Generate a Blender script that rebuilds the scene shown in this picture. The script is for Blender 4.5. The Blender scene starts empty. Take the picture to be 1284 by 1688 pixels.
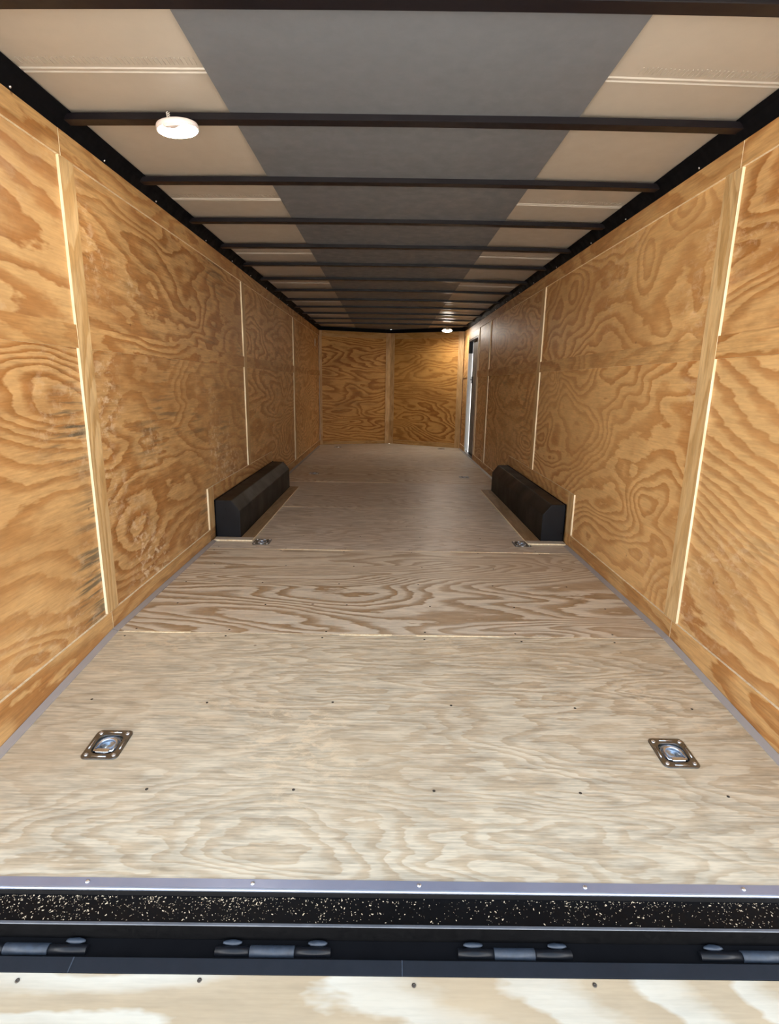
import bpy, bmesh, math, random
from mathutils import Matrix, Vector

random.seed(7)
S = bpy.context.scene
COL = S.collection

# ------------------------------------------------------------------ camera
cam = bpy.data.objects.new('camera', bpy.data.cameras.new('camera'))
COL.objects.link(cam)
cam.data.sensor_fit = 'HORIZONTAL'
cam.data.sensor_width = 36.0
cam.data.lens = 900.0 / 1284.0 * 36.0
cam.data.clip_start = 0.05
cam.data.clip_end = 500
Rm = Matrix(((0.9998531, -0.01605694, -0.00599528),
             (-0.00216329, 0.22876749, -0.97347869),
             (0.01700261, 0.97334866, 0.22869915)))
cam.matrix_world = Matrix.Translation((0, 0, 1.07)) @ Rm.to_4x4()
S.camera = cam

# ------------------------------------------------------------------ sky and exposure
S.view_settings.view_transform = 'Standard'
S.view_settings.look = 'None'
S.view_settings.gamma = 1.0
S.view_settings.use_curve_mapping = False
S.view_settings.exposure = 1.58
w = bpy.data.worlds.new('overcast_sky')  # hazy sky, horizon brightened so more daylight reaches deep inside
S.world = w
w.use_nodes = True
nt = w.node_tree
nt.nodes.clear()
o = nt.nodes.new('ShaderNodeOutputWorld')
b = nt.nodes.new('ShaderNodeBackground')
tc = nt.nodes.new('ShaderNodeTexCoord')
sp = nt.nodes.new('ShaderNodeSeparateXYZ')
rp = nt.nodes.new('ShaderNodeValToRGB')
nt.links.new(tc.outputs['Generated'], sp.inputs[0])
nt.links.new(sp.outputs['Z'], rp.inputs[0])
rp.color_ramp.elements[0].position = 0.0
rp.color_ramp.elements[0].color = (1.0, 0.975, 0.94, 1)
rp.color_ramp.elements[1].position = 1.0
rp.color_ramp.elements[1].color = (0.15, 0.21, 0.29, 1)
e_ = rp.color_ramp.elements.new(0.16)
e_.color = (0.72, 0.73, 0.74, 1)
e_ = rp.color_ramp.elements.new(0.40)
e_.color = (0.37, 0.41, 0.46, 1)
nt.links.new(rp.outputs[0], b.inputs[0])
b.inputs[1].default_value = 2.3
nt.links.new(b.outputs[0], o.inputs[0])
LAMP_POWER = 34.0             # near lamp
LAMP_POWER_FAR = 85.0        # same lamp type, power raised to lighten the dark front end
# sun from beyond the trailer's front: the lot behind the shaded ramp lies in sunlight
sun = bpy.data.objects.new('sun', bpy.data.lights.new('sun', 'SUN'))
COL.objects.link(sun)
sun.data.energy = 22.0
sun.data.angle = math.radians(1.0)
sun.data.color = (1.0, 0.95, 0.87)
sun.rotation_euler = (math.radians(-52), 0, math.radians(10))
S.cycles.max_bounces = 14
S.cycles.diffuse_bounces = 8
S.cycles.glossy_bounces = 5
S.cycles.sample_clamp_indirect = 4.0

XL, XR = -1.185, 1.25          # inner faces of the side walls' panels' cover strips
ZT = 1.933                     # top of the plywood
Y0, YS = 1.066, 2.20           # rear edge of the floor, start of the sloping tail
SLOPE = 0.08


def fz(y):                     # floor height
    return -SLOPE * (YS - y) if y < YS else 0.0


# ------------------------------------------------------------------ materials
MATS = {}


class NT:
    def __init__(s, name):
        s.m = bpy.data.materials.new(name)
        s.m.use_nodes = True
        s.t = s.m.node_tree
        s.n = s.t.nodes
        s.bsdf = s.n['Principled BSDF']
        MATS[name] = s.m

    def new(s, t, **k):
        n = s.n.new(t)
        for a, v in k.items():
            setattr(n, a, v)
        return n

    def link(s, a, b):
        s.t.links.new(a, b)

    def val(s, inp, v):
        if isinstance(v, (int, float)):
            inp.default_value = v
        elif isinstance(v, (tuple, list)):
            inp.default_value = tuple(v) if len(v) != 3 or inp.type == 'VECTOR' else (*v, 1)
        else:
            s.link(v, inp)

    def math(s, op, a, b=0.0, c=None, clamp=False):
        n = s.new('ShaderNodeMath', operation=op, use_clamp=clamp)
        s.val(n.inputs[0], a)
        s.val(n.inputs[1], b)
        if c is not None:
            s.val(n.inputs[2], c)
        return n.outputs[0]

    def ramp(s, fac, stops):
        n = s.new('ShaderNodeValToRGB')
        e = n.color_ramp.elements
        while len(e) < len(stops):
            e.new(0.5)
        for i, (p, c) in enumerate(stops):
            e[i].position = p
            e[i].color = (*c, 1) if len(c) == 3 else c
        s.link(fac, n.inputs[0])
        return n.outputs[0]

    def mix(s, fac, a, b, mode='MIX'):
        n = s.new('ShaderNodeMix', data_type='RGBA', blend_type=mode)
        s.val(n.inputs[0], fac)
        s.val(n.inputs[6], a)
        s.val(n.inputs[7], b)
        return n.outputs[2]

    def noise(s, vec, scale, detail=2.0, rough=0.5, dist=0.0, stretch=(1, 1, 1)):
        mp = s.new('ShaderNodeMapping')
        mp.inputs['Scale'].default_value = stretch
        s.link(vec, mp.inputs[0])
        n = s.new('ShaderNodeTexNoise')
        n.inputs['Scale'].default_value = scale
        n.inputs['Detail'].default_value = detail
        n.inputs['Roughness'].default_value = rough
        n.inputs['Distortion'].default_value = dist
        s.link(mp.outputs[0], n.inputs['Vector'])
        return n.outputs[0]

    def coords(s):
        t = s.new('ShaderNodeTexCoord')
        oi = s.new('ShaderNodeObjectInfo')
        r = s.math('MULTIPLY', oi.outputs['Random'], 57.0)
        cx = s.new('ShaderNodeCombineXYZ')
        s.link(r, cx.inputs[0])
        s.link(r, cx.inputs[1])
        s.link(r, cx.inputs[2])
        ad = s.new('ShaderNodeVectorMath', operation='ADD')
        s.link(t.outputs['Object'], ad.inputs[0])
        s.link(cx.outputs[0], ad.inputs[1])
        return ad.outputs[0]

    def bump(s, h, strength=0.2, dist=0.002):
        n = s.new('ShaderNodeBump')
        n.inputs['Strength'].default_value = strength
        n.inputs['Distance'].default_value = dist
        s.link(h, n.inputs['Height'])
        s.link(n.outputs[0], s.bsdf.inputs['Normal'])


def lin(r, g, b):
    f = lambda c: (c / 255 / 12.92) if c / 255 <= 0.04045 else ((c / 255 + 0.055) / 1.055) ** 2.4
    return (f(r), f(g), f(b))


def sc3(g, v):
    r = [1.0, 1.0, 1.0]
    r[g] = v
    return tuple(r)


def plywood(name, grain, light, dark, bands=9.0, scale=1.5, stretch=0.22, blend=1.0, rough=0.5,
            stain=0.0, scuff=0.0, fibre=0.35, detail=2.0, patch=None, spec=0.35, jagged=0.9):
    """rotary-cut softwood face: contour lines of a stretched height field, fine fibre, patches"""
    t = NT(name)
    c = t.coords()
    h = t.noise(c, scale, detail, 0.45, 0.35, sc3(grain, stretch))
    jag = t.noise(c, 22, 3, 0.6, 0, sc3(grain, 0.3))
    hb = t.math('MULTIPLY_ADD', h, bands, t.math('MULTIPLY', jag, jagged))
    fr = t.math('FRACT', hb)
    # each ring: pale early wood, darkening to late wood, sharp return
    ring = t.ramp(fr, [(0.0, (0.0,) * 3), (0.40, (0.08,) * 3), (0.62, (0.75,) * 3), (0.90, (1,) * 3), (1.0, (0.0,) * 3)])
    bw = t.noise(c, 1.1, 2, 0.5, 0, sc3(grain, 0.4))
    amt = t.math('MULTIPLY', ring, t.ramp(bw, [(0.34, (0.5,) * 3), (0.6, (1,) * 3)]))
    amt = t.math('MULTIPLY', amt, blend, clamp=True)
    col = t.mix(amt, light, dark)
    fb = t.noise(c, 150, 3, 0.65, 0, sc3(grain, 0.05))
    mo = t.noise(c, 30, 3, 0.65, 0, sc3(grain, 0.25))
    f2 = t.ramp(t.math('MULTIPLY_ADD', fb, 0.5, t.math('MULTIPLY', mo, 0.5)), [(0.36, (1 - fibre,) * 3), (0.60, (1.0,) * 3)])
    col = t.mix(1.0, col, f2, 'MULTIPLY')
    pt = t.noise(c, 2.3, 3, 0.6, 0.3, sc3(grain, 0.5))
    pc = patch or tuple(x * 0.78 for x in dark)
    col = t.mix(t.ramp(pt, [(0.48, (0,) * 3), (0.75, (0.55,) * 3)]), col, pc)
    if stain:                  # grey-blue mineral streaks in the veneer
        sa = t.noise(c, 40, 3, 0.6, 0, sc3(grain, 0.06))
        sb = t.noise(c, 1.7, 1, 0.5)
        m = t.math('MULTIPLY', t.ramp(sa, [(0.5, (0,) * 3), (0.62, (1,) * 3)]),
                   t.ramp(sb, [(0.56, (0,) * 3), (0.68, (1,) * 3)]))
        col = t.mix(t.math('MULTIPLY', m, stain), col, lin(84, 80, 66))
    if scuff:                  # pale rubbed glue and sanding marks
        sa = t.noise(c, 26, 4, 0.7, 0.4, sc3(grain, 0.6))
        sb = t.noise(c, 1.4, 2, 0.5)
        m = t.math('MULTIPLY', t.ramp(sa, [(0.5, (0,) * 3), (0.64, (1,) * 3)]),
                   t.ramp(sb, [(0.52, (0,) * 3), (0.66, (1,) * 3)]))
        col = t.mix(t.math('MULTIPLY', m, scuff), col, lin(226, 206, 174))
    vo = t.new('ShaderNodeTexVoronoi')           # pin knots
    vo.inputs['Scale'].default_value = 3.2
    t.link(c, vo.inputs['Vector'])
    kn = t.ramp(vo.outputs['Distance'], [(0.012, (0.75,) * 3), (0.03, (0,) * 3)])
    col = t.mix(kn, col, lin(92, 52, 24))
    t.link(col, t.bsdf.inputs['Base Color'])
    t.bsdf.inputs['Roughness'].default_value = rough
    t.bsdf.inputs['Specular IOR Level'].default_value = spec
    t.bump(t.math('ADD', fb, t.math('MULTIPLY', amt, 0.4)), 0.12, 0.001)
    return t.m


WL, WD = (0.60, 0.355, 0.145), (0.37, 0.158, 0.042)  # near wall tones, lowered a little where daylight is strongest
plywood('wall_plywood', 1, (0.74, 0.45, 0.19), (0.46, 0.21, 0.06), bands=24, scale=1.6, stretch=0.32, stain=0.25, scuff=0.25)  # far wall sheets coloured lighter to make up for fading daylight
plywood('wall_plywood_streaked', 1, WL, WD, bands=30, scale=1.5, stretch=0.35, stain=0.8, scuff=0.3, fibre=0.3)
plywood('wall_plywood_scuffed', 1, WL, WD, bands=17, scale=1.9, stretch=0.3, stain=0.5, scuff=0.7, detail=3)
plywood('wall_plywood_swirled', 1, (0.70, 0.43, 0.18), (0.43, 0.185, 0.05), bands=20, scale=1.8, stretch=0.5, stain=0.0, scuff=0.25, detail=2, fibre=0.22)
plywood('wall_plywood_lined', 1, (0.62, 0.385, 0.165), (0.40, 0.18, 0.055), bands=52, scale=0.8, stretch=0.35, stain=0.2, scuff=0.3, detail=1.5, fibre=0.22)
plywood('front_plywood', 0, (0.60, 0.32, 0.09), (0.27, 0.095, 0.014), bands=30, scale=1.7, stretch=0.3, stain=0.2, fibre=0.25, detail=2.5)
plywood('rail_plywood', 1, (0.62, 0.37, 0.15), (0.41, 0.18, 0.05), bands=18, scale=2.2, stretch=0.2)
plywood('batten_plywood', 2, (0.66, 0.45, 0.22), (0.52, 0.31, 0.12), bands=22, scale=2.8, stretch=0.16, fibre=0.3)
plywood('front_batten_plywood', 2, (0.62, 0.40, 0.19), (0.48, 0.27, 0.10), bands=14, scale=2.6, stretch=0.2)
plywood('front_rail_plywood', 0, (0.55, 0.33, 0.12), (0.42, 0.22, 0.06), bands=12, scale=2.2, stretch=0.2)
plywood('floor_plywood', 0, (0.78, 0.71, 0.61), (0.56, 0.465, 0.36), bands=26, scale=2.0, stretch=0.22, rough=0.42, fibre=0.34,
        stain=0.3, patch=(0.52, 0.43, 0.33), detail=3, spec=0.5, scuff=0.3, jagged=1.4)  # colour lightened against the daylight falloff along the floor
plywood('floor_plywood_bold', 0, (0.80, 0.72, 0.58), (0.43, 0.29, 0.16), bands=34, scale=1.7, stretch=0.26, rough=0.42, fibre=0.25,
        stain=0.1, patch=(0.50, 0.37, 0.24), detail=2, spec=0.5, scuff=0.2)
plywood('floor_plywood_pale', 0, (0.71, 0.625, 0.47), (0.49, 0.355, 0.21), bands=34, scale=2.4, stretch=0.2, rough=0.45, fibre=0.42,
        stain=0.15, patch=(0.52, 0.40, 0.26), detail=3.5, spec=0.5, scuff=0.7, blend=0.68, jagged=2.0)  # rear sheet coloured darker to offset the strong daylight there
plywood('ramp_plywood', 0, (0.44, 0.345, 0.225), (0.60, 0.575, 0.49), bands=19, scale=1.7, stretch=0.2, rough=0.5, fibre=0.15,
        patch=(0.50, 0.38, 0.24), detail=1.5, jagged=0.6)
plywood('cover_strip_plywood', 1, (0.46, 0.31, 0.17), (0.33, 0.20, 0.09), bands=8, scale=2.0, stretch=0.16)
t = NT('ply_edge')             # cut edge of the plies
c = t.coords()
e = t.noise(c, 60, 2, 0.6, 0, (1, 1, 0.1))
t.link(t.ramp(e, [(0.3, (0.74, 0.58, 0.36)), (0.65, (0.92, 0.82, 0.60))]), t.bsdf.inputs['Base Color'])
t.bsdf.inputs['Roughness'].default_value = 0.7


def painted(name, col, rough=0.4, metal=0.0, var=0.15, bump=0.0, scale=6, spec=0.5):
    t = NT(name)
    c = t.coords()
    n = t.noise(c, scale, 4, 0.6)
    t.link(t.mix(n, tuple(x * (1 - var) for x in col), tuple(x * (1 + var) for x in col)), t.bsdf.inputs['Base Color'])
    r = t.ramp(t.noise(c, scale * 2.5, 3, 0.6), [(0.3, (rough * 0.8,) * 3), (0.7, (min(1, rough * 1.2),) * 3)])
    t.link(r, t.bsdf.inputs['Roughness'])
    t.bsdf.inputs['Metallic'].default_value = metal
    t.bsdf.inputs['Specular IOR Level'].default_value = spec
    if bump:
        t.bump(t.noise(c, 300, 2, 0.5), bump, 0.001)
    return t


painted('black_steel', (0.007, 0.008, 0.011), 0.33, spec=0.3)
painted('black_box_paint', (0.006, 0.0055, 0.005), 0.5, var=0.05, scale=1.2, spec=0.28)
painted('roof_bow_paint', (0.008, 0.0065, 0.0085), 0.35, spec=0.22)
painted('matte_black', (0.003, 0.003, 0.004), 0.7, spec=0.08)
painted('dusty_steel', (0.003, 0.003, 0.0035), 0.5, var=0.4, scale=30, spec=0.12)
painted('ramp_edge_steel', (0.009, 0.012, 0.018), 0.6, var=0.3, scale=14, spec=0.25)
painted('worn_hinge', (0.032, 0.043, 0.062), 0.5, var=0.6, scale=60)
painted('aluminium_plate', (0.30, 0.32, 0.42), 0.38, 0.45, var=0.15)
painted('worn_lip', (0.11, 0.12, 0.14), 0.4, 0.3, var=0.4, scale=20)  # brighter tone paints the edge highlight on the ledge lip
painted('bright_aluminium', (0.40, 0.45, 0.56), 0.4, 0.8)
painted('zinc_plate', (0.22, 0.225, 0.22), 0.33, 0.95, var=0.1)
painted('zinc_pan', (0.42, 0.50, 0.60), 0.25, 0.95, var=0.1)
painted('zinc_ring', (0.66, 0.72, 0.80), 0.22, 0.95, var=0.1)
painted('screw_head', (0.10, 0.085, 0.07), 0.5, 0.6)
painted('silver_screw', (0.75, 0.76, 0.78), 0.3, 0.9)
painted('vinyl_trim', (0.36, 0.335, 0.325), 0.5, var=0.08)
painted('ceiling_liner_side', (0.43, 0.385, 0.325), 0.42, var=0.04, bump=0.1)
painted('ceiling_liner_centre', (0.135, 0.145, 0.163), 0.5, var=0.05, bump=0.15)
painted('outer_skin', (0.55, 0.56, 0.58), 0.35, var=0.03)
painted('door_grey', (0.075, 0.068, 0.060), 0.5, var=0.2)
painted('door_jamb', (0.74, 0.75, 0.76), 0.4, var=0.03)
painted('lamp_plastic', (0.80, 0.72, 0.70), 0.45, var=0.03)
painted('white_plastic', (0.72, 0.68, 0.62), 0.45, var=0.03)
painted('wood_chip', (0.75, 0.62, 0.44), 0.8, var=0.3, scale=200)
painted('gravel', (0.46, 0.44, 0.41), 0.9, var=0.4, scale=12)
for nm_, pw_ in (('lamp_lens', LAMP_POWER), ('lamp_lens_bright', LAMP_POWER_FAR)):
    t = NT(nm_)
    t.bsdf.inputs['Base Color'].default_value = (0.9, 0.88, 0.85, 1)
    t.bsdf.inputs['Emission Color'].default_value = (1.0, 0.92, 0.80, 1)
    t.bsdf.inputs['Emission Strength'].default_value = pw_

# ------------------------------------------------------------------ helpers


def tag(o, label=None, cat=None, group=None, kind=None):
    if label: o['label'] = label
    if cat: o['category'] = cat
    if group: o['group'] = group
    if kind: o['kind'] = kind
    return o


def empty(name, loc=(0, 0, 0), rz=0.0):
    o = bpy.data.objects.new(name, None)
    o.empty_display_size = 0.1
    o.location = loc
    o.rotation_euler = (0, 0, rz)
    COL.objects.link(o)
    return o


def link(name, bm, mats, parent=None, bevel=0, smooth=False, seg=2):
    me = bpy.data.meshes.new(name)
    bmesh.ops.recalc_face_normals(bm, faces=bm.faces)
    bm.to_mesh(me)
    bm.free()
    for m in (mats if isinstance(mats, (list, tuple)) else [mats]):
        me.materials.append(MATS[m])
    if smooth:
        for p in me.polygons:
            p.use_smooth = True
    o = bpy.data.objects.new(name, me)
    COL.objects.link(o)
    if parent: o.parent = parent
    if bevel:
        md = o.modifiers.new('bevel', 'BEVEL')
        md.width = bevel
        md.segments = seg
        md.limit_method = 'ANGLE'
        md.angle_limit = math.radians(30)
    return o


def hexa(bm, v, mat=0, edge=None, face=None):
    """v: 8 points, bottom ring then top ring; faces other than the `face` direction take `edge`"""
    vs = [bm.verts.new(p) for p in v]
    for idx in ((0, 3, 2, 1), (4, 5, 6, 7), (0, 1, 5, 4), (1, 2, 6, 5), (2, 3, 7, 6), (3, 0, 4, 7)):
        f = bm.faces.new([vs[i] for i in idx])
        f.material_index = mat
        if edge is not None:
            f.normal_update()
            if abs(f.normal.dot(Vector(face))) < 0.7:
                f.material_index = edge
    return bm


def box(bm, x0, x1, y0, y1, z0, z1, mat=0, edge=None, face=None):
    return hexa(bm, [(x0, y0, z0), (x1, y0, z0), (x1, y1, z0), (x0, y1, z0),
                     (x0, y0, z1), (x1, y0, z1), (x1, y1, z1), (x0, y1, z1)], mat, edge, face)


def boxbm(*a, **k):
    return box(bmesh.new(), *a, **k)


def slab(u0, u1, v0, v1, t0, t1, holes, to_world, edge=1):
    """plate with rectangular holes, welded; (u,v,t) -> to_world"""
    bm = bmesh.new()
    us = sorted({u0, u1, *[h[0] for h in holes], *[h[1] for h in holes]})
    vs = sorted({v0, v1, *[h[2] for h in holes], *[h[3] for h in holes]})
    us = [u for u in us if u0 <= u <= u1]
    vs = [v for v in vs if v0 <= v <= v1]
    cache = {}

    def V(i, j, k):
        if (i, j, k) not in cache:
            cache[(i, j, k)] = bm.verts.new(to_world(us[i], vs[j], (t0, t1)[k]))
        return cache[(i, j, k)]
    solid = lambda i, j: (0 <= i < len(us) - 1 and 0 <= j < len(vs) - 1 and not any(
        h[0] <= (us[i] + us[i + 1]) / 2 <= h[1] and h[2] <= (vs[j] + vs[j + 1]) / 2 <= h[3] for h in holes))
    for i in range(len(us) - 1):
        for j in range(len(vs) - 1):
            if not solid(i, j): continue
            for k in (0, 1):
                bm.faces.new([V(i, j, k), V(i + 1, j, k), V(i + 1, j + 1, k), V(i, j + 1, k)])
            for (a, b2, di, dj) in (((i, j), (i + 1, j), 0, -1), ((i, j + 1), (i + 1, j + 1), 0, 1),
                                    ((i, j), (i, j + 1), -1, 0), ((i + 1, j), (i + 1, j + 1), 1, 0)):
                if not solid(i + di, j + dj):
                    f = bm.faces.new([V(*a, 0), V(*b2, 0), V(*b2, 1), V(*a, 1)])
                    f.material_index = edge
    return bm


def tube(bm, pts, r, n=10, closed=False, mat=0):
    rings = []
    m = len(pts)
    for i, p in enumerate(pts):
        p = Vector(p)
        a = Vector(pts[(i - 1) % m] if closed or i else pts[0])
        b2 = Vector(pts[(i + 1) % m] if closed or i < m - 1 else pts[-1])
        d = (b2 - a).normalized()
        up = Vector((0, 0, 1)) if abs(d.z) < 0.9 else Vector((1, 0, 0))
        s_ = d.cross(up).normalized()
        u_ = s_.cross(d)
        rings.append([bm.verts.new(p + r * (math.cos(2 * math.pi * k / n) * s_ + math.sin(2 * math.pi * k / n) * u_)) for k in range(n)])
    for i in range(m if closed else m - 1):
        A, B = rings[i], rings[(i + 1) % m]
        for k in range(n):
            f = bm.faces.new([A[k], A[(k + 1) % n], B[(k + 1) % n], B[k]])
            f.material_index = mat
            f.smooth = True
    if not closed:
        bm.faces.new(rings[0]).material_index = mat
        bm.faces.new(rings[-1]).material_index = mat
    return bm


def lathe(bm, prof, n=24, c=(0, 0), mat=0, cap=True):
    rings = []
    for (r, z) in prof:
        rings.append([bm.verts.new((c[0] + r * math.cos(2 * math.pi * k / n), c[1] + r * math.sin(2 * math.pi * k / n), z)) for k in range(n)])
    for A, B in zip(rings, rings[1:]):
        for k in range(n):
            f = bm.faces.new([A[k], A[(k + 1) % n], B[(k + 1) % n], B[k]])
            f.material_index = mat
            f.smooth = True
    if cap:
        bm.faces.new(rings[0]).material_index = mat
        bm.faces.new(rings[-1]).material_index = mat
    return bm


def prism(bm, poly, y0, y1, mat=0):
    """poly of (x,z), extruded along y"""
    A = [bm.verts.new((x, y0, z)) for x, z in poly]
    B = [bm.verts.new((x, y1, z)) for x, z in poly]
    n = len(poly)
    for i in range(n):
        bm.faces.new([A[i], A[(i + 1) % n], B[(i + 1) % n], B[i]]).material_index = mat
    bm.faces.new(A).material_index = mat
    bm.faces.new(B).material_index = mat
    return bm


def copy_part(src, parent, loc, name=None):
    c = src.copy()
    COL.objects.link(c)
    c.parent = parent
    c.location = loc
    return c


def copy_tree(src, parent=None):
    c = src.copy()
    COL.objects.link(c)
    c.parent = parent
    for ch in list(src.children):
        copy_tree(ch, c)
    return c


# ------------------------------------------------------------------ ground outside
ground = link('ground', boxbm(-40, 40, -60, 40, -0.72, -0.62), 'gravel')
tag(ground, kind='structure')

# ------------------------------------------------------------------ floor
ring_spots = [(-0.868, 1.512), (0.922, 1.508), (-0.846, 3.595), (0.942, 3.636), (-0.88, 6.54), (0.92, 6.42), (-0.845, 9.34), (0.92, 9.32)]
subfloor = bmesh.new()
hexa(subfloor, [(XL - .04, Y0 - .02, fz(Y0) - .12), (XR + .04, Y0 - .02, fz(Y0) - .12), (XR + .04, YS, -.12), (XL - .04, YS, -.12),
                (XL - .04, Y0 - .02, fz(Y0) - .026), (XR + .04, Y0 - .02, fz(Y0) - .026), (XR + .04, YS, -.026), (XL - .04, YS, -.026)])
box(subfloor, XL - .04, XR + .04, YS, 10.2, -.12, -.026)
floor = tag(link('floor', subfloor, 'matte_black'), kind='structure')
seams = [Y0, 2.20, 3.435, 4.70, 5.965, 7.20, 8.43, 9.66]
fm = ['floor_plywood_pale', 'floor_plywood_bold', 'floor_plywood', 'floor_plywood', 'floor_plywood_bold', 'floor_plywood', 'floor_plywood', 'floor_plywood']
screw0 = None
for i, (a, b_) in enumerate(zip(seams, seams[1:])):
    g = 0.0022
    holes = [(x - .043, x + .043, y - .046, y + .046) for x, y in ring_spots if a < y < b_]
    bm = slab(XL, XR, a + (g if i else 0), b_ - g, -.019, 0.0, holes, lambda u, v, tt: (u, v, tt + fz(v)))
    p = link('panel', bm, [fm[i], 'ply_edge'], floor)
    rows = [a + .03, a + .03 + (b_ - a - .06) * .25, a + .03 + (b_ - a - .06) * .5, a + .03 + (b_ - a - .06) * .75, b_ - .03]
    if i < 3:
        rows = rows if i else [1.345, 1.73, 2.17]
        for r_i, yy in enumerate(rows):
            for k in range(6):
                xx = -1.10 + 0.07 * (r_i % 2) + k * (2.24 / 5.3) + random.uniform(-.02, .02)
                if any(abs(xx - h[0]) < .1 and abs(yy - h[1]) < .1 for h in ring_spots): continue
                y_ = yy + random.uniform(-.008, .008)
                if screw0 is None:
                    screw0 = link('screw', lathe(bmesh.new(), [(.0035, -.002), (.0046, .0008), (.0022, .0012), (.0015, .0002)], 10), 'screw_head', p)
                    screw0.location = (xx, y_, fz(y_))
                else:
                    copy_part(screw0, p, (xx, y_, fz(y_)))
# wedge-shaped last sheet that fits the bowed front wall
bm = bmesh.new()
P = [(XL, 9.664), (XR, 9.45), (XR, 9.664)]
hexa(bm, [(XL, 9.662, -.019), (XR, 9.662, -.019), (XR, 9.70, -.019), (.03, 10.12, -.019),
          (XL, 9.662, 0), (XR, 9.662, 0), (XR, 9.70, 0), (.03, 10.12, 0)])
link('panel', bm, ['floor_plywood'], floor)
# splinters and filler lines along the floor joints
bm = bmesh.new()
for yy in (2.2, 3.435, 4.70, 5.965):
    x = XL + .05
    while x < XR - .06:
        L = random.uniform(.1, .45)
        if random.random() < .6:
            wd = random.uniform(.0025, .007)
            box(bm, x, min(x + L, XR - .03), yy - wd - .001, yy + wd, fz(yy) + .0002, fz(yy) + .0022)
        x += L + random.uniform(0, .2)
tag(link('joint_filler', bm, 'ply_edge', floor), kind='stuff')

# grey vinyl strips between floor and walls
for side, xa, xb in (('left', XL + .001, XL + .026), ('right', XR - .026, XR - .001)):
    root = None
    for (a, b_) in ((Y0, 2.197), (2.203, 3.60), (5.66, 9.42)):
        bm = bmesh.new()
        hi = .009
        za, zb = fz(a) + .0005, fz(b_) + .0005
        if xa < 0:
            za2, zb2, xi = hi, 0.003, 0
            hexa(bm, [(xa, a, za), (xb, a, za), (xb, b_, zb), (xa, b_, zb), (xa, a, za + .010), (xb, a, za + .003), (xb, b_, zb + .003), (xa, b_, zb + .010)])
        else:
            hexa(bm, [(xa, a, za), (xb, a, za), (xb, b_, zb), (xa, b_, zb), (xa, a, za + .003), (xb, a, za + .010), (xb, b_, zb + .010), (xa, b_, zb + .003)])
        if root is None:
            root = tag(link('baseboard_' + side, bm, 'vinyl_trim'), kind='structure')
        else:
            link('strip', bm, 'vinyl_trim', root)

# ------------------------------------------------------------------ side walls
TH = 0.011                     # thickness of the cover strips
DOOR = (8.0, 8.90, 0.02, 1.75)
BAT_L = [(2.182, 2.275), (4.655, 4.745), (7.08, 7.165)]
BAT_R = [(2.172, 2.272), (4.668, 4.762), (7.06, 7.15)]
END = {'left': 9.70, 'right': 9.47}


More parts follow.
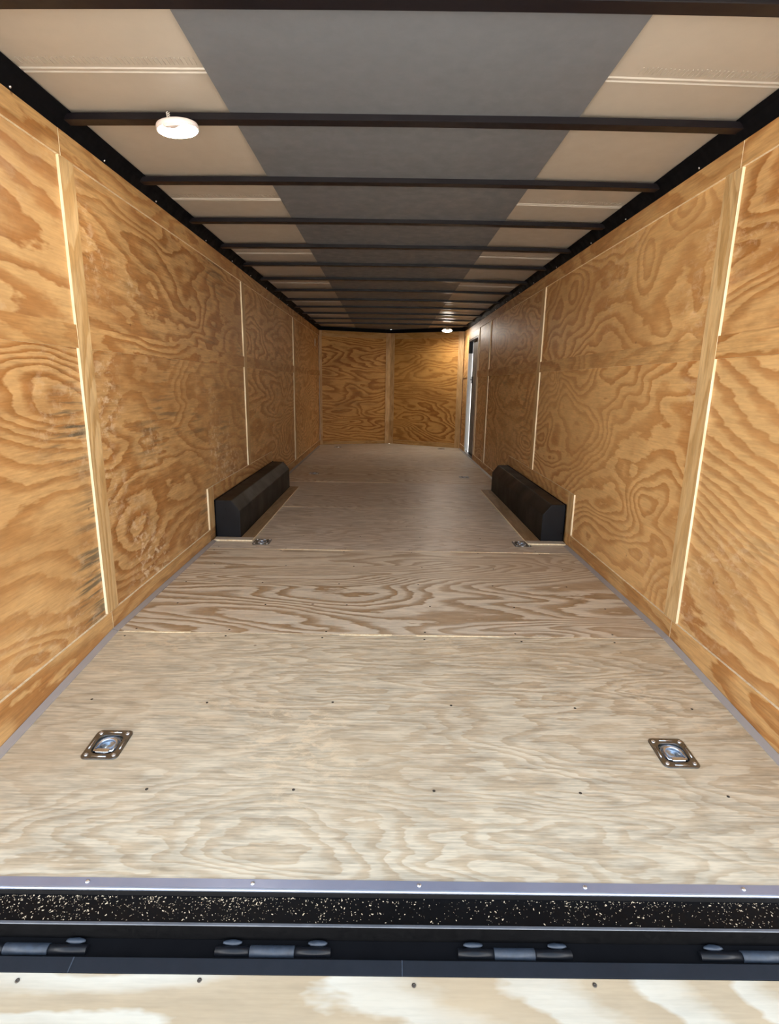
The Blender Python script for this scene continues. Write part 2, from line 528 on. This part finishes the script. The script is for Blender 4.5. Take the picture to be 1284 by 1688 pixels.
def side_wall(side):
    sg = 1 if side == 'left' else -1            # direction into the room
    xf = XL if side == 'left' else XR           # face of cover strips
    xp = xf - sg * TH                           # face of recessed panels
    end = END[side]
    bats = BAT_L if side == 'left' else BAT_R
    holes = [] if side == 'left' else [(DOOR[0], DOOR[1], DOOR[2], DOOR[3])]
    m = lambda u, v, tt: (tt, u, v)
    xo = (xp - sg * .012, xp - sg * .045)
    wall = tag(link('wall_' + side, slab(1.0, end + .02, -.12, 2.02, xo[0], xo[1], holes, m), ['outer_skin', 'black_steel']), kind='structure')
    X = Vector((1, 0, 0))
    # recessed sheets, eight feet long, lower and upper
    edges = [Y0 + .01, bats[0][0] + .045, bats[1][0] + .045, bats[2][0] + .045, end]
    if side == 'left':
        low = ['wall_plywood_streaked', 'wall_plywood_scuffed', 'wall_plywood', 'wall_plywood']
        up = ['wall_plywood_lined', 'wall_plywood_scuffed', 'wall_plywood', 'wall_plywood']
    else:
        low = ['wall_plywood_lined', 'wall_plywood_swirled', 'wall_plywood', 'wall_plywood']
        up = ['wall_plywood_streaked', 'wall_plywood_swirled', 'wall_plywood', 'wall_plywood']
    for i, (a, b_) in enumerate(zip(edges, edges[1:])):
        hs = [(h[0], h[1], h[2], h[3]) for h in holes] if i == 3 else []
        hs_low = [(h[0], h[1], -.2, h[3]) for h in hs]
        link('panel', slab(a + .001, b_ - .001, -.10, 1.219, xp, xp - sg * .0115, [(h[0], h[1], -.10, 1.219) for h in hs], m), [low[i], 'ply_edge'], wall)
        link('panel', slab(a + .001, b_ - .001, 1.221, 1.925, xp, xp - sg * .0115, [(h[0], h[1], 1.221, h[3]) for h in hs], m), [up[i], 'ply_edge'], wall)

    def strip(name, mat, y0, y1, z0, z1, z0b=None, jitter=0.0):
        z0b = z0 if z0b is None else z0b
        xa, xb = sorted((xf - sg * .0005 + jitter * sg, xp + sg * .0002))
        bm = bmesh.new()
        hexa(bm, [(xa, y0, z0), (xb, y0, z0), (xb, y1, z0b), (xa, y1, z0b), (xa, y0, z1), (xb, y0, z1), (xb, y1, z1), (xa, y1, z1)],
             0, 1, (1, 0, 0))
        return link(name, bm, [mat, 'ply_edge'], wall)
    tz = 1.845                                   # lower edge of the top rail
    # battens
    for i, (a, b_) in enumerate(bats):
        strip('batten', 'batten_plywood', a, b_, .371 if i == 1 else .088, tz - .001)
    # rails: spans between the battens
    jl = [Y0 + .01, bats[0][0] + .012, bats[1][0] + .04, bats[2][0] + .04, end - .001]
    for i, (a, b_) in enumerate(zip(jl, jl[1:])):
        z0a, z0b = (fz(a) + .001, .001) if i == 0 else (.001, .001)
        strip('top_rail', 'rail_plywood', a + .0012, b_ - .0012, tz, ZT, jitter=(.0006 if i % 2 else 0))
    lowj = [(Y0 + .01, bats[0][0] + .03), (bats[0][0] + .033, 3.565), (5.625, bats[2][0] + .04), (bats[2][0] + .043, 8.0 if side == 'right' else end - .001)]
    if side == 'right': lowj.append((8.905, end - .001))
    for a, b_ in lowj:
        strip('bottom_rail', 'rail_plywood', a, b_, fz(a) + .001, .086, fz(b_) + .001)
    mid = [Y0 + .01] + [v for p in bats for v in p] + [end - .001]
    for a, b_ in zip(mid[0::2], mid[1::2]):
        if side == 'right' and a > 7:
            strip('middle_rail', 'rail_plywood', a, 7.909, 1.183, 1.268, jitter=-.001)
            strip('middle_rail', 'rail_plywood', 8.94, b_, 1.183, 1.268, jitter=-.001)
        else:
            strip('middle_rail', 'rail_plywood', a + .0005, b_ - .0005, 1.183, 1.268, jitter=-.0012)
    # cover strips around the wheel box
    strip('box_trim', 'batten_plywood', 3.566, 3.672, .088 if side == 'left' else .088, .368)
    strip('box_trim', 'rail_plywood', 3.674, 5.60, .275, .369)
    strip('box_trim', 'batten_plywood', 5.60 + .001, 5.623, .088, .368)
    if side == 'right':                          # trim round the side door
        strip('door_trim', 'batten_plywood', 7.91, 7.985, .088, tz - .001)
        strip('door_trim', 'batten_plywood', 8.905, 8.94, .088, tz - .001)
        strip('door_trim', 'rail_plywood', 7.99, 8.90, 1.752, tz - .001)
    return wall


wl = side_wall('left')
wr = side_wall('right')

# ------------------------------------------------------------------ front wall, two facets
P0, P1, P2 = Vector((XL, 9.68, 0)), Vector((.03, 10.08, 0)), Vector((XR, 9.45, 0))
front = None
for k, (A, B) in enumerate(((P0, P1), (P1, P2))):
    d = B - A
    L = d.length
    rz = math.atan2(d.y, d.x)
    M = lambda o: (setattr(o, 'location', A), setattr(o, 'rotation_euler', (0, 0, rz)))
    if k == 0:
        front = link('wall_front', boxbm(-.05, L, .025, .05, -.12, 2.02), 'outer_skin')
        tag(front, kind='structure')
        M(front)
        par = front
        base = front
    else:
        skin = link('outer_panel', boxbm(0, L + .05, .025, .05, -.12, 2.02), 'outer_skin', front)
    m_inv = front.matrix_basis.inverted() if k else None

    def fp(name, bm, mats):
        o = link(name, bm, mats, front)
        if k:
            Wm = Matrix.Translation(A) @ Matrix.Rotation(rz, 4, 'Z')
            F = Matrix.Translation(P0) @ Matrix.Rotation(math.atan2((P1 - P0).y, (P1 - P0).x), 4, 'Z')
            o.matrix_local = F.inverted() @ Wm
        return o
    if k:
        Wm = Matrix.Translation(A) @ Matrix.Rotation(rz, 4, 'Z')
        F = Matrix.Translation(P0) @ Matrix.Rotation(math.atan2((P1 - P0).y, (P1 - P0).x), 4, 'Z')
        skin.matrix_local = F.inverted() @ Wm
    fp('panel', boxbm(.002, L - .002, .0115, .022, -.018, 1.925), 'front_plywood')
    cb = .085
    ins0, ins1 = (.045, L - cb) if k == 0 else (cb, L - .10)
    if k == 0:
        fp('stile', boxbm(.002, .045, .0, .0113, .002, ZT, 0, 1, (0, 1, 0)), ['front_batten_plywood', 'ply_edge'])
    else:
        fp('stile', boxbm(L - .10, L - .004, .0, .0113, .002, ZT, 0, 1, (0, 1, 0)), ['front_batten_plywood', 'ply_edge'])
    fp('bottom_rail', boxbm(ins0 + .001, ins1 - .001, .001, .0113, .002, .075 if k else .05, 0, 1, (0, 1, 0)), ['front_rail_plywood', 'ply_edge'])
    fp('top_rail', boxbm(ins0 + .001, ins1 - .001, .001, .0113, 1.84, ZT, 0, 1, (0, 1, 0)), ['front_rail_plywood', 'ply_edge'])
bm = bmesh.new()               # centre batten follows the fold of the wall
F = Matrix.Translation(P0) @ Matrix.Rotation(math.atan2((P1 - P0).y, (P1 - P0).x), 4, 'Z')
dl, dr = (P0 - P1).normalized(), (P2 - P1).normalized()
pa, pc = P1 + dl * .084, P1 + dr * .084
pts = [pa + Vector((0, -.003, 0)), P1 + Vector((0, -.003, 0)), pc + Vector((0, -.003, 0)), pc + Vector((0, .009, 0)), P1 + Vector((0, .009, 0)), pa + Vector((0, .009, 0))]
vb = [bm.verts.new(F.inverted() @ (p + Vector((0, 0, .003)))) for p in pts]
vt = [bm.verts.new(F.inverted() @ (p + Vector((0, 0, ZT)))) for p in pts]
for i in range(6):
    bm.faces.new([vb[i], vb[(i + 1) % 6], vt[(i + 1) % 6], vt[i]])
bm.faces.new(vb); bm.faces.new(vt)
link('batten', bm, 'front_batten_plywood', front)

# ------------------------------------------------------------------ side door in the right wall
bm = boxbm(XR + .062, XR + .092, 7.97, 8.845, -.02, 1.79)
door = tag(link('door_1', bm, 'door_grey', None, .002), kind='structure')
link('inner_panel', boxbm(XR + .057, XR + .062, 8.03, 8.80, .06, 1.70), 'door_grey', door, .002)
jamb = prism(bmesh.new(), [(XR + .001, .085), (XR + .001, 1.55), (XR + .0655, 1.55), (XR + .0655, .03), (XR + .03, .03)], 8.868, 8.896)
link('frame', jamb, 'door_jamb', door, .004)
link('frame', boxbm(XR + .001, XR + .0655, 8.868, 8.896, 1.551, 1.748), 'black_steel', door, .002)  # upper jamb piece coloured black to stand for shadow
bm = bmesh.new()
tube(bm, [(XR + .012, 8.858, .10), (XR + .012, 8.850, .05), (XR + .012, 8.80, .018), (XR + .012, 8.50, .014)], .009, 8)
link('door_seal', bm, 'door_jamb', door)
link('threshold', boxbm(XR + .001, XR + .0655, 8.003, 8.865, -.018, .006), 'black_steel', door, .002)
link('frame', boxbm(XR + .001, XR + .0655, 8.003, 8.865, 1.725, 1.748), 'black_steel', door, .002)
link('frame', boxbm(XR + .001, XR + .0655, 8.002, 8.02, .008, 1.724), 'door_jamb', door, .002)
bm = bmesh.new()
box(bm, XR + .048, XR + .0568, 8.70, 8.78, 1.10, 1.20)
tube(bm, [(XR + .052, 8.76, 1.15), (XR + .03, 8.76, 1.15), (XR + .03, 8.66, 1.15)], .006, 8)
link('door_latch', bm, 'black_steel', door)

# ------------------------------------------------------------------ ceiling: liner sheets, roof bows, rails
CX0, CX1 = -0.573, 0.655
ceiling = tag(link('ceiling', boxbm(XL - .06, XR + .06, 1.0, 10.2, 2.022, 2.035), 'outer_skin'), kind='structure')
rib_y = [1.10, 1.945, 3.155, 4.375, 5.60, 6.82, 8.05, 9.25]
for sd, xa, xb, za, zb in (('l', XL - .03, CX0 - .001, 1.994, 2.002), ('r', CX1 + .001, XR + .03, 2.002, 1.994)):
    for a, b_ in zip([1.05] + rib_y[1:], rib_y[1:] + [10.1]):
        bm = bmesh.new()
        hexa(bm, [(xa, a + .001, za), (xb, a + .001, zb), (xb, b_ - .001, zb), (xa, b_ - .001, za),
                  (xa, a + .001, za + .004), (xb, a + .001, zb + .004), (xb, b_ - .001, zb + .004), (xa, b_ - .001, za + .004)])
        link('liner_panel', bm, 'ceiling_liner_side', ceiling)
    for y in rib_y[1:]:        # pressed seam: two fine ribs and a row of stamped ticks
        bm = bmesh.new()
        for yy, hw in ((y, .0035), (y + .02, .0025)):
            hexa(bm, [(xa, yy - hw, za - .004), (xb, yy - hw, zb - .004), (xb, yy + hw, zb - .004), (xa, yy + hw, za - .004),
                      (xa, yy - hw * 1.6, za), (xb, yy - hw * 1.6, zb), (xb, yy + hw * 1.6, zb), (xa, yy + hw * 1.6, za)])
        link('seam_rib', bm, 'ceiling_liner_side', ceiling)
        if y < 5:
            bm = bmesh.new()
            x = xa + .09
            while x < xb - .02:
                z = za + (zb - za) * (x - xa) / (xb - xa)
                box(bm, x, x + .0035, y - .055 - random.uniform(0, .008), y - .022, z - .0018, z)
                x += .0135
            tag(link('stamped_tick', bm, 'ceiling_liner_side', ceiling), kind='stuff')
link('centre_panel', boxbm(CX0, CX1, 1.05, 10.0, 1.991, 1.994), 'ceiling_liner_centre', ceiling)

far_px = [1.783, 2.485, 3.162, 3.880, 4.545, 5.20, 5.875, 6.56, 7.25, 7.92, 8.60, 9.30, 10.0]
ord_ = ['first', 'second', 'third', 'fourth', 'fifth', 'sixth', 'seventh', 'eighth', 'ninth', 'tenth', 'eleventh', 'twelfth', 'thirteenth']
bow0 = None


def bow_mesh():
    bm = bmesh.new()
    n = 24
    rings = []
    x0, x1 = XL + .012, XR - .012
    for i in range(n + 1):
        x = x0 + (x1 - x0) * i / n
        u = (2 * i / n - 1)
        z = 1.962 + .009 * (1 - u * u)
        zt = z + .0215
        rings.append([bm.verts.new(p) for p in ((x, -.05, z + .0015), (x, -.0485, z), (x, -.0015, z), (x, 0, z + .0015), (x, 0, zt), (x, -.05, zt))])
    for A, B in zip(rings, rings[1:]):
        for k in range(6):
            bm.faces.new([A[k], A[(k + 1) % 6], B[(k + 1) % 6], B[k]])
    bm.faces.new(rings[0]); bm.faces.new(rings[-1])
    return bm


for i, r in enumerate(far_px):
    y = r * .90
    if bow0 is None:
        bow0 = link('roof_bow', bow_mesh(), 'roof_bow_paint', ceiling)
        bow = bow0
    else:
        bow = bow0.copy(); COL.objects.link(bow)
    bow.location = (0, y, 0)
    bow.rotation_euler = (0, 0, -.0155 if i < 12 else 0)
# welded side rails above the plywood
for xf, sg in ((XL, 1), (XR, -1)):
    poly = [(xf - sg * .035, ZT + .001), (xf + sg * .002, ZT + .001), (xf + sg * .014, 1.955), (xf + sg * .026, 1.974), (xf + sg * .042, 1.988), (xf + sg * .042, 1.992), (xf - sg * .035, 1.992)]
    link('side_rail', prism(bmesh.new(), poly, 1.05, 9.9 if sg > 0 else 9.7), 'matte_black', ceiling, .002)
bm = bmesh.new()
for A, B in ((P0, P1), (P1, P2)):
    n_ = Vector(((B - A).y, -(B - A).x, 0)).normalized()
    a0, b0 = A + n_ * .05, B + n_ * .05
    hexa(bm, [(*a0.xy, ZT + .001), (*b0.xy, ZT + .001), (*(B - n_ * .02).xy, ZT + .001), (*(A - n_ * .02).xy, ZT + .001),
              (*a0.xy, 1.990), (*b0.xy, 1.990), (*(B - n_ * .02).xy, 1.990), (*(A - n_ * .02).xy, 1.990)])
link('front_rail', bm, 'matte_black', ceiling)
# rear header above the opening
link('rear_header', boxbm(XL - .05, XR + .05, 1.00, 1.10, 1.90, 2.021), 'black_steel', ceiling, .004)
# stray rivets along the side rails
bm0 = None
for xf, sg in ((XL, 1), (XR, -1)):
    for k in range(11):
        y = 1.9 + k * .61 + random.uniform(-.1, .1)
        if bm0 is None:
            bm0 = link('rivet', lathe(bmesh.new(), [(.004, .003), (.004, 0), (.002, -.003)], 8), 'silver_screw', ceiling)
            q = bm0
        else:
            q = bm0.copy(); COL.objects.link(q)
        q.location = (xf + sg * .0075, y, 1.9385)

# ------------------------------------------------------------------ rear door posts (outside the frame, carry the walls' ends)
for nm, xa, xb in (('trim_1', XL - .06, XL + .0), ('trim_2', XR, XR + .06)):
    tag(link(nm, boxbm(xa, xb, .985, 1.06, -.20, 2.02), 'black_steel', None, .004), kind='structure')

# ------------------------------------------------------------------ rear sill
z0 = fz(Y0)
sill = tag(empty('rear_sill', (0, Y0, z0)), 'black steel rear sill with bright edge strip, sprinkled with wood chips', 'door sill')


def loc(bm, org):
    bmesh.ops.translate(bm, verts=bm.verts, vec=-Vector(org))
    return bm


OR = (0, Y0, z0)
XA, XB = XL - .005, XR + .005
# flat aluminium strip over the floor edge with turned-down nose


def xprism(poly, x0, x1, org=OR):
    """poly of (y,z) extruded along x"""
    bm = bmesh.new()
    A = [bm.verts.new((x0, y - org[1], z - org[2])) for y, z in poly]
    B = [bm.verts.new((x1, y - org[1], z - org[2])) for y, z in poly]
    n = len(poly)
    for i in range(n):
        bm.faces.new([A[i], A[(i + 1) % n], B[(i + 1) % n], B[i]])
    bm.faces.new(A); bm.faces.new(B)
    return bm


link('edge_strip', xprism([(Y0 + .004, z0 + .001), (Y0 + .004, z0 + .003), (Y0 - .018, z0 + .0015), (Y0 - .018, z0 - .002), (Y0 - .001, z0 - .001)], XA, XB), 'aluminium_plate', sill)
link('nose', xprism([(Y0 - .018, z0 + .0015), (Y0 - .022, z0 + .0005), (Y0 - .0232, z0 - .003), (Y0 - .0225, z0 - .006), (Y0 - .0185, z0 - .006)], XA, XB), 'bright_aluminium', sill, .0006)
ledge = link('ledge', xprism([(Y0 - .0228, z0 - .0065), (Y0 - .026, z0 - .0145), (Y0 - .088, z0 - .0185), (Y0 - .0905, z0 - .0165), (Y0 - .093, z0 - .0185),
                              (Y0 - .093, z0 - .075), (Y0 - .080, z0 - .075), (Y0 - .022, z0 - .075), (Y0 - .022, z0 - .0065)], XA, XB), 'dusty_steel', sill, .0012)
link('face_lip', xprism([(Y0 - .0895, z0 - .0172), (Y0 - .0895, z0 - .0155), (Y0 - .0945, z0 - .0165), (Y0 - .0955, z0 - .0185), (Y0 - .0935, z0 - .0185)], XA, XB), 'worn_lip', sill, .0005)
link('lower_ledge', xprism([(Y0 - .0935, z0 - .058), (Y0 - .150, z0 - .075), (Y0 - .150, z0 - .12), (Y0 - .03, z0 - .12), (Y0 - .03, z0 - .0755), (Y0 - .0935, z0 - .0755)], XA, XB), 'matte_black', sill)
pl0 = None
for x in (-1.09, -.693, -.303, .095, .489, .867, 1.2):
    if pl0 is None:
        pl0 = link('screw', lathe(bmesh.new(), [(.0052, 0), (.0052, .0012), (.0035, .003), (.001, .0032)], 12), 'silver_screw', sill)
        pl0.location = (x, -.007, .0022)
    else:
        copy_part(pl0, sill, (x + random.uniform(-.003, .003), -.007, .0022))
# wood chips and sawdust lying on the ledge
bm = bmesh.new()
for i in range(5200):
    x = random.uniform(XA + .02, XB - .02)
    dens = .42 + .75 * max(0, math.cos((x + .85) * 1.5)) if x < 0 else .25 + .55 * max(0, math.sin(x * 2.2 - .2))
    clump = 0.5 + 0.5 * math.sin(x * 9.1 + 1.3) * math.sin(x * 23.7) 
    if random.random() > dens * (.35 + .65 * clump) * .8: continue
    v = random.random() ** 1.6
    y = Y0 - .029 - .056 * v
    z = z0 - .0143 - .004 * (y - (Y0 - .026)) / -.062
    s = random.choice((.0005, .0006, .0007, .0009, .0011, .0018)) * random.uniform(.6, 1.1)
    a = random.uniform(0, 6.28)
    ca, sa = math.cos(a), math.sin(a)
    l, wd = s * random.uniform(1, 2.6) * .6, s * .5
    q = [(l, wd), (-l, wd * .6), (-l * .8, -wd), (l * .7, -wd)]
    lo = [bm.verts.new((x + u * ca - v2 * sa, y + u * sa + v2 * ca - Y0, z - z0)) for u, v2 in q]
    hi = [bm.verts.new((x + u * ca - v2 * sa, y + u * sa + v2 * ca - Y0, z - z0 + s * .5)) for u, v2 in q]
    bm.faces.new(hi)
    for k in range(4):
        bm.faces.new([lo[k], lo[(k + 1) % 4], hi[(k + 1) % 4], hi[k]])
chips = link('wood_chips', bm, 'wood_chip')
chips.location = OR
tag(chips, 'pale wood chips and sawdust scattered along the black rear sill', 'debris', kind='stuff')

# ------------------------------------------------------------------ ramp door, lowered to the ground
RZ = -0.150                    # top of the ramp at its hinge edge
RY = 0.9335
ang = math.radians(13)
ramp = tag(empty('ramp_door', (0, RY, RZ)), 'lowered rear ramp of pale swirling plywood with black steel hinge edge', 'ramp door')
ramp.rotation_euler = (ang, 0, 0)   # local -y runs out and down
RL = 2.0
edge = link('hinge_edge', loc(boxbm(XA, XB, -.030, 0, -.045, 0), (0, 0, 0)), 'ramp_edge_steel', ramp, .0015)
link('deck_panel', boxbm(XA, XB, -RL, -.0305, -.020, .0005), 'ramp_plywood', ramp, .0008)
link('lower_frame', boxbm(XA, XB, -RL, -.031, -.045, -.021), 'matte_black', ramp)
for x in (-.66, .05):          # weld seams in the steel edge
    link('weld_seam', boxbm(x - .0012, x + .0012, -.0298, -.001, .0001, .0006), 'worn_hinge', ramp)
rs0 = None
for x, y in ((-.756, -.045), (-.377, -.041), (.074, -.046), (.456, -.042), (.9, -.044), (-1.1, -.044), (.285, -.125), (-.5, -.3), (.1, -.3), (.6, -.3)):
    if rs0 is None:
        rs0 = link('screw', lathe(bmesh.new(), [(.0042, -.001), (.0048, .0006), (.002, .001), (.0015, .0002)], 10), 'screw_head', ramp)
        rs0.location = (x, y, .0008)
    else:
        copy_part(rs0, ramp, (x, y, .0008))

# hinges: three knuckles each with a weld blob on the fixed ones
hg0 = None
hspec = [(-.915, -.824, -.727, -.643), (-.361, -.285, -.187, -.107), (.174, .254, .344, .426), (.711, .804, .895, .975)]
names_h = ['steel barrel hinge of the ramp, leftmost at the picture edge', 'steel barrel hinge of the ramp, second from the left',
           'steel barrel hinge of the ramp, third from the left', 'steel barrel hinge of the ramp, rightmost at the picture edge']
HY, HZ, HR = .9525, z0 - .0655, .0105
for k, (a, b_, c_, d_) in enumerate(hspec):
    h = tag(empty('barrel_hinge', ((a + d_) / 2, HY, HZ)), names_h[k], 'hinge', 'hinges between rear sill and ramp')
    cx = (a + d_) / 2
    for (u, v, mat, rr) in ((a, b_ - .001, 'black_steel', HR), (b_, c_, 'worn_hinge', HR * 1.12), (c_ + .001, d_, 'black_steel', HR)):
        bm = bmesh.new()
        tube(bm, [(u - cx, 0, 0), (v - cx, 0, 0)], rr, 20)
        if rr > HR:
            box(bm, u - cx + .002, v - cx - .002, -.018, -.004, -.010, -.004)
        else:
            box(bm, u - cx + .002, v - cx - .002, .004, .016, -.010, .002)
        link('knuckle', bm, mat, h)
    for xx in (a + .035, d_ - .03):
        bm = bmesh.new()
        bmesh.ops.create_icosphere(bm, subdivisions=2, radius=.008)
        for v in bm.verts:
            v.co.x *= 2.8; v.co.y *= .8; v.co.z *= .6
            v.co += Vector((random.uniform(-1, 1), random.uniform(-1, 1), random.uniform(-1, 1))) * .0008
        o = link('weld_bead', bm, 'worn_hinge', h, smooth=True)
        o.location = (xx - cx, .012, .010)

# ------------------------------------------------------------------ wheel boxes


def wheel_box(side):
    sg = 1 if side == 'left' else -1
    y0, y1 = (3.68, 5.615) if side == 'left' else (3.70, 5.60)
    xw = XL if side == 'left' else XR
    W, H = (.172, .268) if side == 'left' else (.158, .270)
    root = tag(empty('wheel_well_cover', (xw + sg * W / 2, (y0 + y1) / 2, 0)),
               'long black steel wheel well box against the %s plywood wall' % side, 'wheel well cover', 'black wheel well boxes')
    ox, oy = xw + sg * W / 2, (y0 + y1) / 2
    prof = [(xw + sg * .001, .002), (xw + sg * W, .002), (xw + sg * W, .195), (xw + sg * (W - .058), H), (xw + sg * .001, H)]
    bm = prism(bmesh.new(), [(x - ox, z) for x, z in prof], y0 + .003 - oy, y1 - .003 - oy)
    link('body', bm, 'black_box_paint', root, .004)
    for ya, yb in ((y0 - .001, y0 + .0028), (y1 - .0028, y1 + .001)):
        bm = prism(bmesh.new(), [(x - ox, z) for x, z in prof], ya - oy, yb - oy)
        link('end_plate', bm, 'black_steel', root, .0012)
    # bead of black sealant where the box meets wall and floor
    bm = bmesh.new()
    tube(bm, [(xw + sg * .004 - ox, y0 - .002 - oy, .008), (xw + sg * .004 - ox, y0 - .002 - oy, H), (xw + sg * .004 - ox, y1 - oy, H + .001)], .004, 8)
    tube(bm, [(xw + sg * .004 - ox, y0 - .003 - oy, .006), (xw + sg * W - ox, y0 - .003 - oy, .006), (xw + sg * (W + .002) - ox, y1 - oy, .006)], .005, 8)
    link('sealant_bead', bm, 'matte_black', root)
    # plywood cover strips on the floor
    cov = tag(empty('floor_cover_strip', (xw + sg * .2, y0, 0)),
              'thin plywood cover strips on the floor around the %s wheel well box' % side, 'cover strip', 'plywood strips round the wheel boxes')
    cx, cy = xw + sg * .2, y0
    xs = sorted((xw + sg * (W + .004), xw + sg * .268))
    link('side_strip', boxbm(xs[0] - cx, xs[1] - cx, y0 - .004 - cy, y1 + .0 - cy, .0005, .0095, 0, 1, (0, 0, 1)), ['cover_strip_plywood', 'ply_edge'], cov)
    xs = sorted((xw + sg * .004, xw + sg * .268))
    link('end_strip', boxbm(xs[0] - cx, xs[1] - cx, y0 - .075 - cy, y0 - .0065 - cy, .0005, .0105, 0, 1, (0, 0, 1)), ['floor_plywood', 'ply_edge'], cov)


wheel_box('left')
wheel_box('right')

# ------------------------------------------------------------------ recessed tie-down rings


def ring_proto():
    root = empty('tie_down_ring')
    hw, hl = .0575, .064
    # plate: rounded rectangle with a round-cornered opening
    n = 6

    def rr(w_, l_, r_, z):
        out = []
        for cx, cy, a0 in ((w_ - r_, l_ - r_, 0), (-w_ + r_, l_ - r_, 90), (-w_ + r_, -l_ + r_, 180), (w_ - r_, -l_ + r_, 270)):
            for k in range(n):
                a = math.radians(a0 + 90 * k / (n - 1))
                out.append((cx + r_ * math.cos(a), cy + r_ * math.sin(a), z))
        return out
    bm = bmesh.new()
    loops = [rr(hw, hl, .017, 0), rr(hw, hl, .017, .0022), rr(hw - .001, hl - .001, .016, .003), rr(.039, .042, .020, .003), rr(.0375, .0405, .020, .0018), rr(.036, .039, .019, -.004)]
    R_ = [[bm.verts.new(p) for p in lp] for lp in loops]
    for A, B in zip(R_, R_[1:]):
        for k in range(len(A)):
            bm.faces.new([A[k], A[(k + 1) % len(A)], B[(k + 1) % len(A)], B[k]])
    plate = link('plate', bm, 'zinc_plate', root)
    # pressed beads along the sides
    for ax in range(4):
        bm = bmesh.new()
        L = .022
        if ax < 2:
            y = (.053, -.0535)[ax]
            tube(bm, [(-L, y, .0026), (L, y, .0026)], .0024, 8)
        else:
            x = (.048, -.048)[ax - 2]
            tube(bm, [(x, -L, .0026), (x, L, .0026)], .0022, 8)
        link('pressed_bead', bm, 'zinc_ring', plate)
    # stepped pan
    bm = bmesh.new()
    prof = [(.0390, -.0005), (.0375, -.005), (.030, -.006), (.0285, -.010), (.021, -.011), (.019, -.0145), (.004, -.0155), (.0005, -.0155)]
    lathe(bm, prof, 32, (0, 0), 0, False)
    link('pan', bm, 'zinc_pan', root)
    # D-shaped ring lying in the pan, straight bar towards the door
    bm = bmesh.new()
    arc = [(.029 * math.cos(math.radians(a)), -.004 + .030 * math.sin(math.radians(a)), .0005) for a in range(-8, 189, 14)]
    arc = [(.0285, -.028, .0015)] + arc + [(-.0285, -.028, .0015)]
    tube(bm, arc, .0042, 10, True)
    link('ring', bm, 'zinc_ring', root)
    bm = bmesh.new()
    box(bm, -.021, .021, -.0375, -.022, .0015, .0062)
    link('clasp', bm, 'zinc_ring', root, .002)
    b0 = None
    for x in (-.0425, .0425):
        for y in (-.0475, .0475):
            if b0 is None:
                b0 = link('bolt', lathe(bmesh.new(), [(.0062, .0028), (.0066, .0042), (.005, .0062), (.0022, .0066), (.0018, .0050)], 14), 'silver_screw', root)
                b0.location = (x, y, 0)
            else:
                copy_part(b0, root, (x, y, 0))
            q = None
    return root


lab = ['recessed steel tie-down ring in the pale floor near the rear, left side',
       'recessed steel tie-down ring in the pale floor near the rear, right side',
       'small steel tie-down ring at the near end of the left wheel box',
       'small steel tie-down ring at the near end of the right wheel box',
       'tie-down ring on the left beyond the left wheel box',
       'tie-down ring on the right beyond the right wheel box',
       'far tie-down ring on the left in front of the front wall',
       'far tie-down ring on the right in front of the front wall']
proto = ring_proto()
for i, (x, y) in enumerate(ring_spots):
    r = proto if i == 0 else copy_tree(proto)
    r.location = (x, y, fz(y) + .0004)
    r.rotation_euler = (math.atan(SLOPE) if y < YS else 0, 0, 0)
    tag(r, lab[i], 'tie-down ring', 'recessed floor tie-down rings')

# ------------------------------------------------------------------ dome lamps


def lamp(x, y, zt, label, drop, lens='lamp_lens'):
    root = tag(empty('dome_lamp', (x, y, zt)), label, 'ceiling lamp', 'round ceiling lamps')
    bm = bmesh.new()
    lathe(bm, [(.0005, .001), (.045, 0), (.0765, -.003), (.0785, -.008), (.0785, -.018), (.0745, -.0205)], 40, cap=False)
    hs = link('housing', bm, 'lamp_plastic', root)
    bm = bmesh.new()
    lathe(bm, [(.0743, -.020), (.072, -.0225), (.040, -.0242), (.004, -.0245)], 40)
    link('lens', bm, lens, root)
    bm = bmesh.new()
    tri = [(-.034, -.068), (-.02, -.0755), (.02, -.0755), (.034, -.068), (.006, -.044), (-.006, -.044)]
    lo = [bm.verts.new((x_, y_, -.0285)) for x_, y_ in tri]
    hi = [bm.verts.new((x_, y_, -.0195)) for x_, y_ in tri]
    for q in range(6):
        bm.faces.new([lo[q], lo[(q + 1) % 6], hi[(q + 1) % 6], hi[q]])
    bm.faces.new(lo); bm.faces.new(hi)
    link('switch', bm, 'lamp_plastic', hs, .002)
    link('bracket', boxbm(-.012, .012, -.012, .012, -.001, drop - .0005), 'lamp_plastic', root)
    bm = bmesh.new()            # twisted wire ends above the housing
    for k in range(3):
        p = []
        for j in range(9):
            a = k * 2.1 + j * .9
            p.append((-.014 + .006 * math.cos(a), -.045 + .005 * math.sin(a), .002 + .0026 * j))
        tube(bm, p, .0013, 6)
    link('wire', bm, 'white_plastic', root)
    return root


l1 = lamp(-.762, 2.195, 1.951, 'glowing round white lamp on the near roof bow at left', .013)
l1.rotation_euler = (.055, -.10, 0)
l1.scale = (.92, .92, 1.0)
l2 = lamp(.925, 9.145, 1.928, 'small glowing round lamp on the roof near the side door', .031, 'lamp_lens_bright')
l2.rotation_euler = (-.22, 0, 0)

# ------------------------------------------------------------------ switch on the left wall near the front
sw = tag(link('light_switch', boxbm(-.003, .003, -.035, .035, -.058, .058), 'white_plastic', None, .0015),
         'small white wall plate on the left plywood wall near the front corner', 'switch')
sw.location = (XL - TH + .0032, 9.20, 1.70)
link('toggle', boxbm(.003, .012, -.006, .006, -.012, .012), 'white_plastic', sw, .001)
